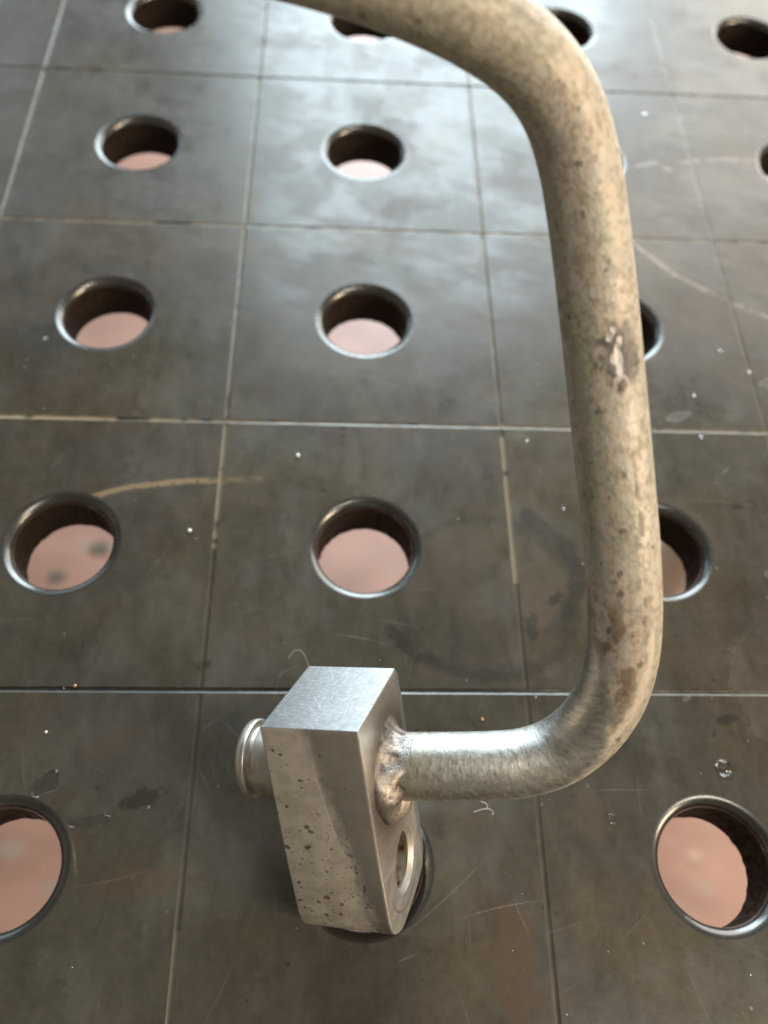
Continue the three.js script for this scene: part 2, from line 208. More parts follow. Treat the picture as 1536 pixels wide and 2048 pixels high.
const RH = 8.05, RL = 9.7, TH = 9.4, G = 0.45, GD = 0.17;                   // hole, lip, thickness, half groove, groove depth
{
  const NS = 64;
  // one flat cell: square minus the lip circle, and the underside
  function cell(cx, cz, ns) {
    const pos = [], uv = [], idx = []; const h = 25 - G;
    const ring = (f) => { const base = pos.length / 3; for (let i = 0; i < ns; i++) { const a = i / ns * 2 * Math.PI, [x, y, z] = f(Math.cos(a), Math.sin(a)); pos.push((cx + x) * MM, y * MM, (cz + z) * MM); uv.push(...uvT(cx + x, cz + z)); } return base; };
    const sq = (c, s, hh) => { const m = Math.max(Math.abs(c), Math.abs(s)); return [c / m * hh, s / m * hh]; };
    const join = (a, b, flip) => { for (let i = 0; i < ns; i++) { const j = (i + 1) % ns; if (flip) idx.push(a + i, b + i, a + j, b + i, b + j, a + j); else idx.push(a + i, a + j, b + i, b + i, a + j, b + j); } };
    const o = ring((c, s) => { const q = sq(c, s, h); return [q[0], 0, q[1]]; }), m = ring((c, s) => [c * 14, 0, s * 14]), n = ring((c, s) => [c * RL, 0, s * RL]);
    join(o, m, true); join(m, n, true);
    const u = ring((c, s) => { const q = sq(c, s, 25); return [q[0], -TH, q[1]]; }), v = ring((c, s) => [c * (RH + 0.4), -TH, s * (RH + 0.4)]);
    join(u, v, false);
    return buf(pos, idx, uv);
  }
  function holeGeos(ns, s0) {
    const lip = [], lipI = [], lipU = [], bore = [], boreI = [], boreU = [];
    const prof = []; for (let k = 0; k <= 12; k++) { const a = k / 12 * Math.PI / 2; prof.push([RL - (RL - RH) * Math.sin(a), -1.5 * (1 - Math.cos(a))]); }
    const sweep = (pos, idx, uv, p, f) => { p.forEach(([r, y], k) => { for (let i = 0; i <= ns; i++) { const a = i / ns * 2 * Math.PI, [rr, yy] = f(r, y, k, a); pos.push(rr * Math.cos(a) * MM, yy * MM, rr * Math.sin(a) * MM); uv.push(i / ns * 4, y / 12); } }); for (let k = 0; k < p.length - 1; k++) for (let i = 0; i < ns; i++) { const a = k * (ns + 1) + i, b = a + ns + 1; idx.push(a, a + 1, b, b, a + 1, b + 1); } };
    sweep(lip, lipI, lipU, prof, (r, y, k, a) => [r, y]);
    sweep(bore, boreI, boreU, [[RH, -1.5], [RH, -3], [RH, -5], [RH, -7.5], [RH - 0.05, -TH + 0.6], [RH + 0.4, -TH]], (r, y, k, a) => { const q = k === 0 ? 0 : 0.07 * (fbm(Math.cos(a) * 9 + s0 * 3, Math.sin(a) * 9 + y, 3) - 0.5); const rag = k === 4 ? 0.45 * Math.max(0, fbm(Math.cos(a) * 22 + s0 * 7, Math.sin(a) * 16, 3) - 0.55) * 2 : 0; return [r - q - rag, y]; });
    return [buf(lip, lipI, lipU), buf(bore, boreI, boreU)];
  }
  const boreT = new Tex(512, 256);
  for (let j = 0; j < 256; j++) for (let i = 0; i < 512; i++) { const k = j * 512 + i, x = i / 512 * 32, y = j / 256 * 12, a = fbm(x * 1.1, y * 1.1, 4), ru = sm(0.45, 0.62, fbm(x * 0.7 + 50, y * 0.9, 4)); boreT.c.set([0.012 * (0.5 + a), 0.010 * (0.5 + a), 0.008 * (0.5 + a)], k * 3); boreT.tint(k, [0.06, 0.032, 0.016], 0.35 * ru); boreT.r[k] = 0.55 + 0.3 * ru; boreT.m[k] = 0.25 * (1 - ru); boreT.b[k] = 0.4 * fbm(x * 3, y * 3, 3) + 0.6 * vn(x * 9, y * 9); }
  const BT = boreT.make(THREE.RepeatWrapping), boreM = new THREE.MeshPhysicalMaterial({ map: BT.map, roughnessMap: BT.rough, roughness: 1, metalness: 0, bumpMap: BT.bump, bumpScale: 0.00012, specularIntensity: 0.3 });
  const lipT = new Tex(512, 128);
  for (let j = 0; j < 128; j++) for (let i = 0; i < 512; i++) { const k = j * 512 + i, x = i / 512 * 14, y = j / 128 * 10, a = fbm(x * 0.5, y * 1.4, 3); lipT.c.set([0.12 * (0.85 + 0.3 * a), 0.116 * (0.85 + 0.3 * a), 0.108 * (0.85 + 0.3 * a)], k * 3); lipT.tint(k, [0.07, 0.06, 0.05], 0.5 * sm(0.62, 0.72, fbm(x * 0.5 + 9, y + 3, 3))); lipT.r[k] = 0.27 + 0.06 * (fbm(x, y + 30, 3) - 0.4); lipT.m[k] = 0.85; }
  const lipM = surface(lipT.make(THREE.RepeatWrapping, false), 0);
  const variants = [1, 2, 3, 4].map((s) => holeGeos(NS, s)), flat = [], restLip = [], restBore = [], coarse = holeGeos(24, 9);
  for (let i = -9; i <= 9; i++) for (let j = -10; j <= 4; j++) {
    const seen = Math.abs(i) <= 3 && j >= -5 && j <= 2; flat.push(cell(i * 50, j * 50, seen ? NS : 24));
    const vv = variants[((i * 3 + j * 5) % 4 + 4) % 4];
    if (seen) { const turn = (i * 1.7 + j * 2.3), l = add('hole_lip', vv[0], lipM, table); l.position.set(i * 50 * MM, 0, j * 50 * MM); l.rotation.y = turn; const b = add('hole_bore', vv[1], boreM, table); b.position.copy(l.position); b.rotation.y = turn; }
    else { restLip.push(coarse[0].clone().translate(i * 50 * MM, 0, j * 50 * MM)); restBore.push(coarse[1].clone().translate(i * 50 * MM, 0, j * 50 * MM)); }
  }
  add('plate', mergeGeometries(flat), plateM, table);
  add('far_hole_lips', mergeGeometries(restLip), lipM, table).userData.kind = 'stuff';
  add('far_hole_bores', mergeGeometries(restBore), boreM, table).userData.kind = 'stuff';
  // scribed grooves: V-shaped cuts, slightly chipped along their edges
  const vgroove = (along, at, a0, a1) => {
    const pos = [], uv = [], idx = [], n = Math.max(2, Math.round((a1 - a0) / 0.7)); 
    for (let i = 0; i <= n; i++) { const s = a0 + (a1 - a0) * i / n; [-G, -0.30, 0.12, G].forEach((o, q) => { const inner = q === 1 || q === 2, c = 0.09 * (vn(s * 1.3 + at, q * 9) - 0.5) * (inner ? 1 : 0), y = inner ? -GD * (0.75 + 0.4 * vn(s * 0.5, at + 20)) : 0, x = along === 'z' ? at + o + c : s, z = along === 'z' ? s : at + o + c; pos.push(x * MM, y * MM, z * MM); uv.push(...uvT(x, z)); }); }
    for (let i = 0; i < n; i++) for (let q = 0; q < 3; q++) { const a = i * 4 + q, b = a + 4; if (along === 'z') idx.push(a, b, a + 1, a + 1, b, b + 1); else idx.push(a, a + 1, b, a + 1, b + 1, b); }
    return buf(pos, idx, uv);
  };
  const X0 = -475, X1 = 475, Z0 = -525, Z1 = 225;
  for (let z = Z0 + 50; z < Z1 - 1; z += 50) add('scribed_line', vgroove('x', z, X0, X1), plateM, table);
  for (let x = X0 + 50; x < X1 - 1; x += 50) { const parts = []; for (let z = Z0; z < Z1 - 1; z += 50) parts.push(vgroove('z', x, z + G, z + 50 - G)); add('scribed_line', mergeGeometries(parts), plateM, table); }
  // edge skirts and legs
  const edgeM = plain(0.1, 0.09, 0.08, 0.5, 0.5), legM = plain(0.78, 0.72, 0.60, 0.5);
  const slab = (w, h, d, x, y, z, n, m) => { const b = add(n, new THREE.BoxGeometry(w * MM, h * MM, d * MM), m, table); b.position.set(x * MM, y * MM, z * MM); };
  slab(954, 100, 6, 0, -50.2, Z0 - 2.6, 'edge_skirt', edgeM); slab(954, 100, 6, 0, -50.2, Z1 + 2.6, 'edge_skirt', edgeM);
  slab(6, 100, 744, X0 + 2.6, -59.9, -150, 'edge_skirt', edgeM); slab(6, 100, 744, X1 - 2.6, -59.9, -150, 'edge_skirt', edgeM);
  for (const [x, z] of [[-430, -480], [235, -196], [-430, 180], [430, 180]]) { const l = add('leg', new THREE.CylinderGeometry(24 * MM, 24 * MM, 845 * MM, 40), legM, table); l.position.set(x * MM, (-860 + 422) * MM, z * MM); }
}

// ------------------------------------------------------------------ the bent handle: block, rod, weld, pin stub
const handle = thing('bent_rod_handle', 'bent steel rod handle welded to a bright drilled block standing in a table hole', 'handle');
const BO = new THREE.Vector3(-13.248, 29.229, 38.707), BW = 12.063;
const BU = new THREE.Vector3(0.93952, 0.31653, 0.13081), BV = new THREE.Vector3(-0.16461, 0.75225, -0.63799), BN = new THREE.Vector3(-0.30035, 0.57787, 0.75886);
const blockMat = new THREE.Matrix4().makeBasis(BU, BV, BN).setPosition(BO);       // local (across, up, towards the viewer), millimetres
const toScene = (g) => { g.applyMatrix4(blockMat); g.scale(MM, MM, MM); return g; };
{
  // block texture: an atlas at 24 px/mm: front | side | top
  const A = 24, Wt = 1024, Ht = 1024, t = new Tex(Wt, Ht);
  const diag = [[5.0, 1], [5.6, -1.5], [7.1, -9.8], [8.5, -17.0], [9.6, -24.6], [10.4, -33]], pale = [[5.8, -5.0], [6.3, -9.2], [6.7, -12.7], [7.1, -14.9]], crust = [[8.0, -13], [9.0, -19], [9.9, -25], [10.5, -30]];
  const spots = []; for (let i = 0; i < 420; i++) { const low = rnd(); spots.push([rnd() * 9.6, -1.5 - 30 * Math.pow(low, 0.6), 0.06 + 0.3 * rnd() * rnd() * rnd(), rnd() < 0.6 ? 0 : 1]); }
  for (const q of [[2.0, -3.7], [3.9, -7.2], [3.5, -13.8], [3.9, -14.5], [3.4, -16.8], [1.0, -22.5], [0.6, -25.4], [3.2, -25.4], [4.4, -24.5], [6.2, -25.4], [3.9, -27.4], [0.5, -17.1], [1.1, -3.2], [1.5, -11.0], [3.1, -16.9]]) spots.push([q[0], q[1], 0.28 + 0.22 * rnd(), 0]);
  for (let j = 0; j < Ht; j++) for (let i = 0; i < Wt; i++) {
    const k = j * Wt + i, v = -j / A + 2; let r = 0.36, m = 0.9, b = 0.5;
    if (i < 330) {                                                    // front face
      const u = i / A - 0.5, n1 = fbm(u * 0.6, v * 0.6, 4), n2 = fbm(u * 3, v * 3, 3), gr = vn(u * 2, v * 26);
      t.c.set([0.60, 0.56, 0.49], k * 3); t.tint(k, [0.33, 0.29, 0.235], 0.5 * sm(0.45, 0.62, fbm(u * 0.9 + 33, v * 0.9 + 5, 4)) * sm(-12, -26, v + 6 * n1)); t.tint(k, [0.40, 0.355, 0.28], 0.5 * sm(0.4, 0.65, n1)); t.tint(k, [0.60, 0.55, 0.45], 0.5 * sm(0.5, 0.7, n2));
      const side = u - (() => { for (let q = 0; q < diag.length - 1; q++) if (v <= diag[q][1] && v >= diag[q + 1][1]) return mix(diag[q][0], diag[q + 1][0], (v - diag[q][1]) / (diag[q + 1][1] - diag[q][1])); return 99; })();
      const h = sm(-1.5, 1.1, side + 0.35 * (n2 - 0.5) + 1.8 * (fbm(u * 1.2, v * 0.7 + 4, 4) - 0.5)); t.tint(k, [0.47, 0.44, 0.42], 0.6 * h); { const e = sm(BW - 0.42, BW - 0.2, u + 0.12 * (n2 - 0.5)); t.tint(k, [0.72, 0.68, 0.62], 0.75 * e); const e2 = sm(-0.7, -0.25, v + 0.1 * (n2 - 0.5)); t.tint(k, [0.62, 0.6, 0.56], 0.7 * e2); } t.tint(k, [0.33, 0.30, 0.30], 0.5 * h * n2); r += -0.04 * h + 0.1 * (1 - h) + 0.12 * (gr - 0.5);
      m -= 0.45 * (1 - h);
      { const [d] = segDist(u, v, pale), q = 1 - sm(0.05, 0.16, d + 0.1 * (n2 - 0.5)); t.tint(k, [0.75, 0.72, 0.66], 0.7 * q); }
      { const [d] = segDist(u, v, crust), q = (1 - sm(0.2, 0.6, d + 1.0 * (fbm(u * 1.6, v * 1.6, 3) - 0.5))) * sm(0.4, 0.6, n2); t.tint(k, n1 > 0.5 ? [0.6, 0.56, 0.52] : [0.1, 0.08, 0.07], 0.6 * q); b += 0.3 * q; }
      for (const [su, sv, sr, kind] of spots) { const dx = u - su, dy = v - sv; if (Math.abs(dx) < 0.8 && Math.abs(dy) < 0.8) { const d = Math.hypot(dx, dy * 1.15) / sr + 0.8 * (vn(u * 6, v * 6) - 0.5); if (kind === 0) { const q = 1 - sm(0.6, 1.0, d); t.tint(k, [0.06, 0.04, 0.025], 0.88 * q); r += 0.3 * q; m -= 0.6 * q; b -= 0.35 * q; } else { const q = (1 - sm(0.8, 1.15, d)) * sm(0.4, 0.8, d); t.tint(k, [0.16, 0.10, 0.06], 0.55 * q); } } }
      const sc = vn(u * 1.5 + v * 9, v * 0.4); b += 0.18 * (gr - 0.5) + 0.1 * (sc - 0.5);
      const low = sm(-29.2, -30.6, v + 0.6 * n1); t.tint(k, [0.22, 0.15, 0.10], 0.5 * low);
    } else if (i < 720) {                                             // side faces
      const n = -(i - 340) / A + 0.5, n1 = fbm(n * 0.7, v * 0.7 + 20, 4), n2 = fbm(n * 4, v * 4, 3), arc = Math.hypot(n + 8, v + 6), gr = vn(arc * 14, Math.atan2(v + 6, n + 8) * 3);
      t.c.set([0.63, 0.61, 0.575], k * 3); t.tint(k, [0.42, 0.385, 0.335], 0.5 * sm(0.4, 0.7, n1)); r = 0.4 + 0.14 * (gr - 0.5) + 0.1 * (n2 - 0.5); m = 0.85; b += 0.3 * (gr - 0.5);
      const dw = Math.hypot(n + 8.4, v + 11.1), heat = (1 - sm(7, 13, dw + 3 * (n1 - 0.5))); t.tint(k, [0.27, 0.23, 0.205], 0.75 * heat * (0.6 + 0.6 * n2)); t.tint(k, [0.19, 0.155, 0.13], 0.6 * (1 - sm(6.5, 9.2, dw + 2.5 * (n2 - 0.5)))); b += 0.4 * heat * (n2 - 0.5);
      const ring2 = Math.abs(Math.hypot(n + 8.5, v + 25) - 6.9); if (v < -26) t.tint(k, [0.2, 0.17, 0.14], 0.6 * (1 - sm(0.05, 0.18, ring2)));
    } else {                                                          // top
      const u = (i - 730) / A - 0.5, n = -(j / A) + 1, g1 = vn(u * 14 + n * 5, n * 1.3 - u * 0.5), g2 = vn(u * 2.2 + 60, n * 16 + u * 3), n1 = fbm(u * 0.8, n * 0.8, 3);
      t.c.set([0.37, 0.37, 0.365], k * 3); t.tint(k, [0.29, 0.285, 0.28], 0.7 * n1); t.tint(k, [0.24, 0.24, 0.235], 0.6 * sm(0.6, 0.8, g1)); t.tint(k, [0.6, 0.6, 0.6], 0.5 * sm(0.68, 0.85, g2)); r = 0.52 + 0.16 * (g1 - 0.5) + 0.1 * (g2 - 0.5); m = 0.95; b += 0.3 * (g1 - 0.5) + 0.25 * (g2 - 0.5);
    }
    t.r[k] = r; t.m[k] = m; t.b[k] = b;
  }
  for (let s = 0; s < 90; s++) { let x = 735 + rnd() * 280, y = 10 + rnd() * 430; const a = -0.7 + (rnd() - 0.5) * 1.6, l = 10 + rnd() * 90, w = 0.15 + 0.4 * rnd(); for (let q = 0; q < l; q++) { x += Math.cos(a); y += Math.sin(a); const i = x | 0, j = y | 0; if (i < 725 || i >= Wt || j < 0 || j >= Ht) break; t.tint(j * Wt + i, rnd() < 0.75 ? [0.85, 0.85, 0.84] : [0.25, 0.25, 0.25], 1.3 * w); t.r[j * Wt + i] += 0.15 * w; t.b[j * Wt + i] -= 0.4 * w; } }
  for (let s = 0; s < 60; s++) { let x = 20 + rnd() * 280, y = 60 + rnd() * 720; const a = rnd() * 6.3, l = 8 + rnd() * 60, w = 0.1 + 0.3 * rnd(); for (let q = 0; q < l; q++) { x += Math.cos(a); y += Math.sin(a); const i = x | 0, j = y | 0; if (i < 0 || i >= 325 || j < 0 || j >= Ht) break; t.tint(j * Wt + i, rnd() < 0.6 ? [0.65, 0.62, 0.56] : [0.12, 0.1, 0.08], w); } }
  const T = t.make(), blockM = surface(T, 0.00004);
  // side outline in (towards the viewer, up), with the drilled cross hole
  const ol = [[0.0, 0], [-15.8, -1.6], [-16.6, -2.6], [-16.95, -7], [-16.95, -29.4], [-16.6, -31.4], [-15.4, -33.0], [-13.2, -33.5], [-6.2, -33.3], [-3.6, -32.8], [-1.5, -31.4], [-0.2, -29.7], [0.35, -27.6], [0.4, -19], [0.2, -9]];
  const sh = new THREE.Shape(); const curve = [];
  ol.forEach((p, i) => curve.push(new THREE.Vector2(p[0], p[1])));
  // round the lower corners with a spline, keep the top corners sharp
  const lower = new THREE.CatmullRomCurve3(curve.slice(4, 13).map((p) => new THREE.Vector3(p.x, p.y, 0)), false, 'centripetal').getPoints(40).map((p) => new THREE.Vector2(p.x, p.y));
  sh.setFromPoints([...curve.slice(0, 4), ...lower, ...curve.slice(13)]);
  const hp = new THREE.Path(); hp.absarc(-8.55, -26.0, 4.05, 0, Math.PI * 2, true); sh.holes.push(hp);
  const bev = 0.28;
  let g = new THREE.ExtrudeGeometry(sh, { depth: BW - 2 * bev, bevelEnabled: true, bevelThickness: bev, bevelSize: bev, bevelOffset: -bev, bevelSegments: 3, curveSegments: 40 });
  // shape plane (x = towards viewer, y = up), extruded along z = across
  { const p = g.attributes.position; for (let i = 0; i < p.count; i++) { const n = p.getX(i), v = p.getY(i), u = p.getZ(i) + bev; p.setXYZ(i, u, v, n); } const ix = []; for (let i = 0; i < p.count; i += 3) ix.push(i, i + 2, i + 1); g.deleteAttribute('uv'); g.deleteAttribute('normal'); g.setIndex(ix); g = g.toNonIndexed(); g = toCreasedNormals(g, 0.6); }
  { const p = g.attributes.position, nn = g.attributes.normal, uv = new Float32Array(p.count * 2);
    for (let f = 0; f < p.count; f += 3) {
      let nx = 0, ny = 0, nz = 0; for (let q = 0; q < 3; q++) { nx += nn.getX(f + q); ny += nn.getY(f + q); nz += nn.getZ(f + q); }
      for (let q = 0; q < 3; q++) { const u = p.getX(f + q), v = p.getY(f + q), n = p.getZ(f + q); let a, b; if (Math.abs(nx) > Math.abs(ny) && Math.abs(nx) > Math.abs(nz)) { a = 340 + (0.5 - n) * A; b = (2 - v) * A; } else if (ny > Math.abs(nz)) { a = 730 + (u + 0.5) * A; b = (1 - n) * A; } else { a = (u + 0.5) * A; b = (2 - v) * A; } uv[(f + q) * 2] = a / Wt; uv[(f + q) * 2 + 1] = b / Ht; }
    }
    g.setAttribute('uv', new THREE.BufferAttribute(uv, 2)); }
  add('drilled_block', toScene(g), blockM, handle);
  const hw = new THREE.LatheGeometry([[4.12, 0.18], [4.1, 0.14], [3.55, 0.62], [3.5, 1.2], [3.5, BW - 1.2], [3.55, BW - 0.62], [4.1, BW - 0.14], [4.12, BW - 0.18]].map(([r, y]) => new THREE.Vector2(r, y)), 64);
  { const p = hw.attributes.position; for (let i = 0; i < p.count; i++) { const x = p.getX(i), y = p.getY(i), z = p.getZ(i); p.setXYZ(i, y, -26 + x, -8.55 + z); } hw.computeVertexNormals(); }
  const ht = new Tex(128, 128); for (let j = 0; j < 128; j++) for (let i = 0; i < 128; i++) { const k = j * 128 + i, inner = sm(0.27, 0.34, j / 128) * (1 - sm(0.66, 0.73, j / 128)), a = fbm(i * 0.1, j * 0.3, 3); ht.c.set([0.42, 0.39, 0.34], k * 3); ht.tint(k, [0.24, 0.18, 0.12], inner * sm(0.3, 0.6, a)); ht.tint(k, [0.06, 0.045, 0.03], inner * sm(0.66, 0.72, a)); ht.r[k] = 0.4 + 0.2 * a; ht.m[k] = 0.7; }
  add('hole_wall', toScene(toCreasedNormals(hw, 0.4)), surface(ht.make(THREE.ClampToEdgeWrapping, false), 0), handle);

  // pin stub with a ring groove on the far left side of the block
  const R = 4.95, cv = -11.1, cn = -8.4, prof = [[0, -7.15], [4.1, -7.15], [4.6, -7.0], [4.9, -6.75], [R + 0.05, -6.4], [R + 0.1, -6.0], [R + 0.05, -5.75], [4.85, -5.6], [4.2, -5.5], [4.15, -4.9], [4.3, -4.8], [4.8, -4.65], [4.85, -4.4], [4.8, -3.2], [4.72, -1], [4.72, 0.3]];
  const lg = new THREE.LatheGeometry(prof.map(([r, y]) => new THREE.Vector2(r, y)), 72); // axis y -> across
  { const p = lg.attributes.position; for (let i = 0; i < p.count; i++) { const x = p.getX(i), y = p.getY(i), z = p.getZ(i); p.setXYZ(i, y, cv + x, cn + z); } lg.computeVertexNormals(); }
  const pt = new Tex(256, 128); for (let j = 0; j < 128; j++) for (let i = 0; i < 256; i++) { const k = j * 256 + i, a = fbm(i * 0.05, j * 0.4, 3); pt.c.set([0.62, 0.59, 0.53], k * 3); pt.tint(k, [0.42, 0.36, 0.28], 0.6 * sm(0.45, 0.7, fbm(i * 0.08, j * 0.12 + 40, 3))); pt.r[k] = 0.36 + 0.12 * a; pt.m[k] = 0.95; }
  add('pin_stub', toScene(toCreasedNormals(lg, 0.7)), surface(pt.make(THREE.RepeatWrapping, false), 0), handle);

  // weld fillet round the rod: smooth at the back, a lumpy bead at the front and below
  const NT = 160, NJ = 22, pos = [], idx = [], col = [], R0 = 3.95;
  for (let j = 0; j <= NJ; j++) for (let i = 0; i <= NT; i++) {
    const th = i / NT * 2 * Math.PI, tt = j / NJ, al = tt * Math.PI / 2, deg = th * 180 / Math.PI;
    const c1 = sm(45, 85, deg) * (1 - sm(175, 215, deg)), lump = fbm(Math.cos(th) * 2.2 + 8, Math.sin(th) * 2.2, 3) - 0.5;
    const Rf = 6.25 + 0.5 * lump + 0.7 * Math.exp(-(((deg - 148) / 24) ** 2)) + 0.5 * Math.exp(-(((deg - 95) / 30) ** 2)), Aa = mix(3.4, 2.3 + 0.9 * lump + 0.35 * Math.cos(deg * 0.12), c1);
    const rc = Rf - (Rf - R0) * Math.sin(al), ac = Aa * (1 - Math.cos(al)), rv = R0 + (Rf - R0) * Math.pow(Math.cos(al), 0.8), av = Aa * Math.pow(Math.sin(al), 0.75);
    const rip = 0.16 * (fbm(th * 3.5, tt * 3, 2) - 0.5) + 0.05 * (fbm(th * 14, tt * 9, 2) - 0.5), r = mix(rc, rv, 0.85 * c1) + rip * Math.sin(Math.PI * tt), a = mix(ac, av, 0.85 * c1) + rip * 0.6 * Math.sin(Math.PI * tt) - 0.12 * (1 - tt) * (j === 0 ? 1 : 0);
    pos.push(BW + a, -11.1 + r * Math.cos(th), -8.4 + r * Math.sin(th));
    const h = fbm(th * 2.5 + 5, tt * 2.5, 4), dark = sm(0.48, 0.68, fbm(th * 5, tt * 3 + 9, 3)); let C = [mix(0.36, 0.52, h), mix(0.34, 0.44, h), mix(0.325, 0.36, h)];
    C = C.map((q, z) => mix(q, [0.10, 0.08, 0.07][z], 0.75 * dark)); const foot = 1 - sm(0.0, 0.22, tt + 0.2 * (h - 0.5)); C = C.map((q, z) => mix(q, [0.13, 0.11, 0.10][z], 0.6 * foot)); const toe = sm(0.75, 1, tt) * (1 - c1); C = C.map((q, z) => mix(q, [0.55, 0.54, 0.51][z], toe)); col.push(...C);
  }
  for (let j = 0; j < NJ; j++) for (let i = 0; i < NT; i++) { const a = j * (NT + 1) + i, b = a + NT + 1; idx.push(a, a + 1, b, b, a + 1, b + 1); }
  const wuv = []; for (let j = 0; j <= NJ; j++) for (let i = 0; i <= NT; i++) wuv.push(i / NT * 4, j / NJ * 0.7);
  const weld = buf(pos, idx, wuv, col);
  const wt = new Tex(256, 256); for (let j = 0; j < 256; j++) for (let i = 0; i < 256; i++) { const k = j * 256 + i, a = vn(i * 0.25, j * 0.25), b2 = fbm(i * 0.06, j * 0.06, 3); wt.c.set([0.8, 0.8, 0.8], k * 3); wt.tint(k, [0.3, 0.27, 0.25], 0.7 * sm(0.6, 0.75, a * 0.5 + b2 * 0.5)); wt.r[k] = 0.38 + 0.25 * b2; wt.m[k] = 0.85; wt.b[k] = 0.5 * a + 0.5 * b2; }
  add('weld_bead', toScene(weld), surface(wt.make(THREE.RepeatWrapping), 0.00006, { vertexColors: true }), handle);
}
// rod
{
  const D = 8.24, PT = [[2.44, 19.84, 40.99], [7.33, 20.61, 41.18], [11.59, 21.25, 41.3], [15.85, 21.79, 41.42], [19.5, 22.2, 41.27], [22.68, 22.23, 40.55], [26.61, 24.94, 38.6], [28.72, 30.24, 35.62], [28.99, 35.13, 32.84], [27.93, 40.6, 28.59], [26.92, 44.77, 24.43], [25.93, 48.53, 20.25], [24.38, 54.27, 13.08], [23.03, 59.6, 5.94], [22.19, 62.6, 1.76], [21.16, 66.26, -3.06], [19.8, 70.97, -8.67], [17.96, 74.06, -11.02], [15.76, 76.79, -11.88], [12.96, 79.2, -12.42], [9.2, 81.4, -13.2], [1.6, 83.9, -14.0], [-4.5, 85.3, -14.9], [-10.3, 86.1, -15.6], [-17.39, 86.86, -16.2], [-25.93, 87.37, -16.4], [-40, 87.4, -15.5], [-60, 85, -13], [-85, 76, -11], [-105, 55, -9], [-115, 30, -7], [-118, 4.3, -6]];
  let P = PT.map((p) => new THREE.Vector3(...p));
  for (let k = 0; k < 3; k++) P = P.map((p, i) => (i === 0 || i === P.length - 1 ? p : p.clone().multiplyScalar(0.5).addScaledVector(P[i - 1], 0.25).addScaledVector(P[i + 1], 0.25).lerp(p, 0.35)));
  P.unshift(P[0].clone().add(P[0].clone().sub(P[1]).setLength(3)));
  const cv = new THREE.CatmullRomCurve3(P, false, 'centripetal'), L = cv.getLength(), NL = 620, NR = 72, SL = 300, up = new THREE.Vector3(-0.05, 0.87, 0.49);
  // texture: s along (SL mm over 2048), angle around
  const TW = 2048, THh = 384, t = new Tex(TW, THh), spots = [];
  for (let i = 0; i < 520; i++) spots.push([20 + rnd() * 150, (rnd() - 0.5) * 6.28, 0.12 + 0.55 * rnd() * rnd() * rnd(), rnd()]);
  for (const [s, a] of [[41.7, -1.18], [42.5, -0.68], [46.8, -0.35], [38.6, 0.18], [91, -0.31], [53.5, -0.2], [49, -0.35], [70.6, -0.45], [66, -0.5]]) spots.push([s + 3, a, 0.45, 0.2]);
  const scar = [71.6 + 3, 0.12], S0 = 3;
  for (let j = 0; j < THh; j++) for (let i = 0; i < TW; i++) {
    const k = j * TW + i, s = i / TW * SL, ph = (j / THh - 0.5) * 2 * Math.PI, y = ph * D / 2, cx = Math.cos(ph) * 1.4, cy = Math.sin(ph) * 1.4;
    const n1 = fbm(s * 0.11 + cx * 0.8, cy * 0.8 + 40, 4), n2 = fbm(s * 0.38 + cx * 2, cy * 2.4 + s * 0.02 + 9, 5), n3 = fbm(s * 1.2, y * 1.2 + 70, 4), n4 = vn(s * 4.2, y * 4.2);
    let r = 0.52, m = 0.15, b = 0.5 + 0.35 * (n3 - 0.5) + 0.2 * (n4 - 0.5);
    t.c.set([0.535, 0.485, 0.41], k * 3); t.tint(k, [0.60, 0.515, 0.40], 0.7 * sm(0.5, 0.66, n2)); t.tint(k, [0.33, 0.26, 0.185], 0.45 * sm(0.50, 0.72, fbm(s * 0.32 + 70, y * 0.7 + 5, 5))); t.tint(k, [0.58, 0.47, 0.36], 0.4 * sm(0.55, 0.7, n3));
    t.tint(k, [0.36, 0.36, 0.27], 0.6 * sm(0.5, 0.66, fbm(s * 0.16 + 20, y * 0.32 + 33, 4) - 0.05 * Math.sign(ph - 0.2)));
    t.tint(k, [0.24, 0.185, 0.13], 0.35 * sm(0.56, 0.70, n3 * 0.5 + 0.5 * fbm(s * 0.9, y * 1.2 + 120, 3))); t.tint(k, [0.62, 0.53, 0.41], 0.35 * sm(0.55, 0.75, n4) * sm(0.45, 0.6, n2)); { const n5 = fbm(s * 1.9 + 15, y * 2.1 + 160, 3); t.tint(k, [0.25, 0.195, 0.135], 0.38 * sm(0.54, 0.72, n5)); t.tint(k, [0.66, 0.585, 0.48], 0.4 * sm(0.5, 0.66, 1 - n5)); b += 0.3 * (0.5 - n5); r += 0.1 * (n5 - 0.5); }
    // grey-green worn streaks on the inner side
    { const d = Math.abs(ph + 1.05 + 0.25 * (n1 - 0.5)), q = (1 - sm(0.12, 0.3, d + 0.3 * (n3 - 0.5))) * sm(44, 52, s) * (1 - sm(86, 96, s)); t.tint(k, [0.42, 0.44, 0.36], 0.65 * q * sm(0.3, 0.6, n2)); r -= 0.1 * q; m += 0.3 * q; }
    // long pale drawn streak and crack line on the outer side
    { const d = Math.abs(ph - 0.28 - 0.1 * (n1 - 0.5)), q = (1 - sm(0.02, 0.07, d + 0.04 * (n3 - 0.5))) * sm(44, 47, s) * (1 - sm(60, 66, s)) * sm(0.35, 0.6, vn(s * 0.8, 3)); t.tint(k, [0.17, 0.12, 0.08], 0.55 * q); b -= 0.3 * q; const q2 = (1 - sm(0.0, 0.02, Math.abs(ph + 0.15))) * sm(56, 59, s) * (1 - sm(66, 69, s)); t.tint(k, [0.62, 0.52, 0.42], 0.6 * q2); }
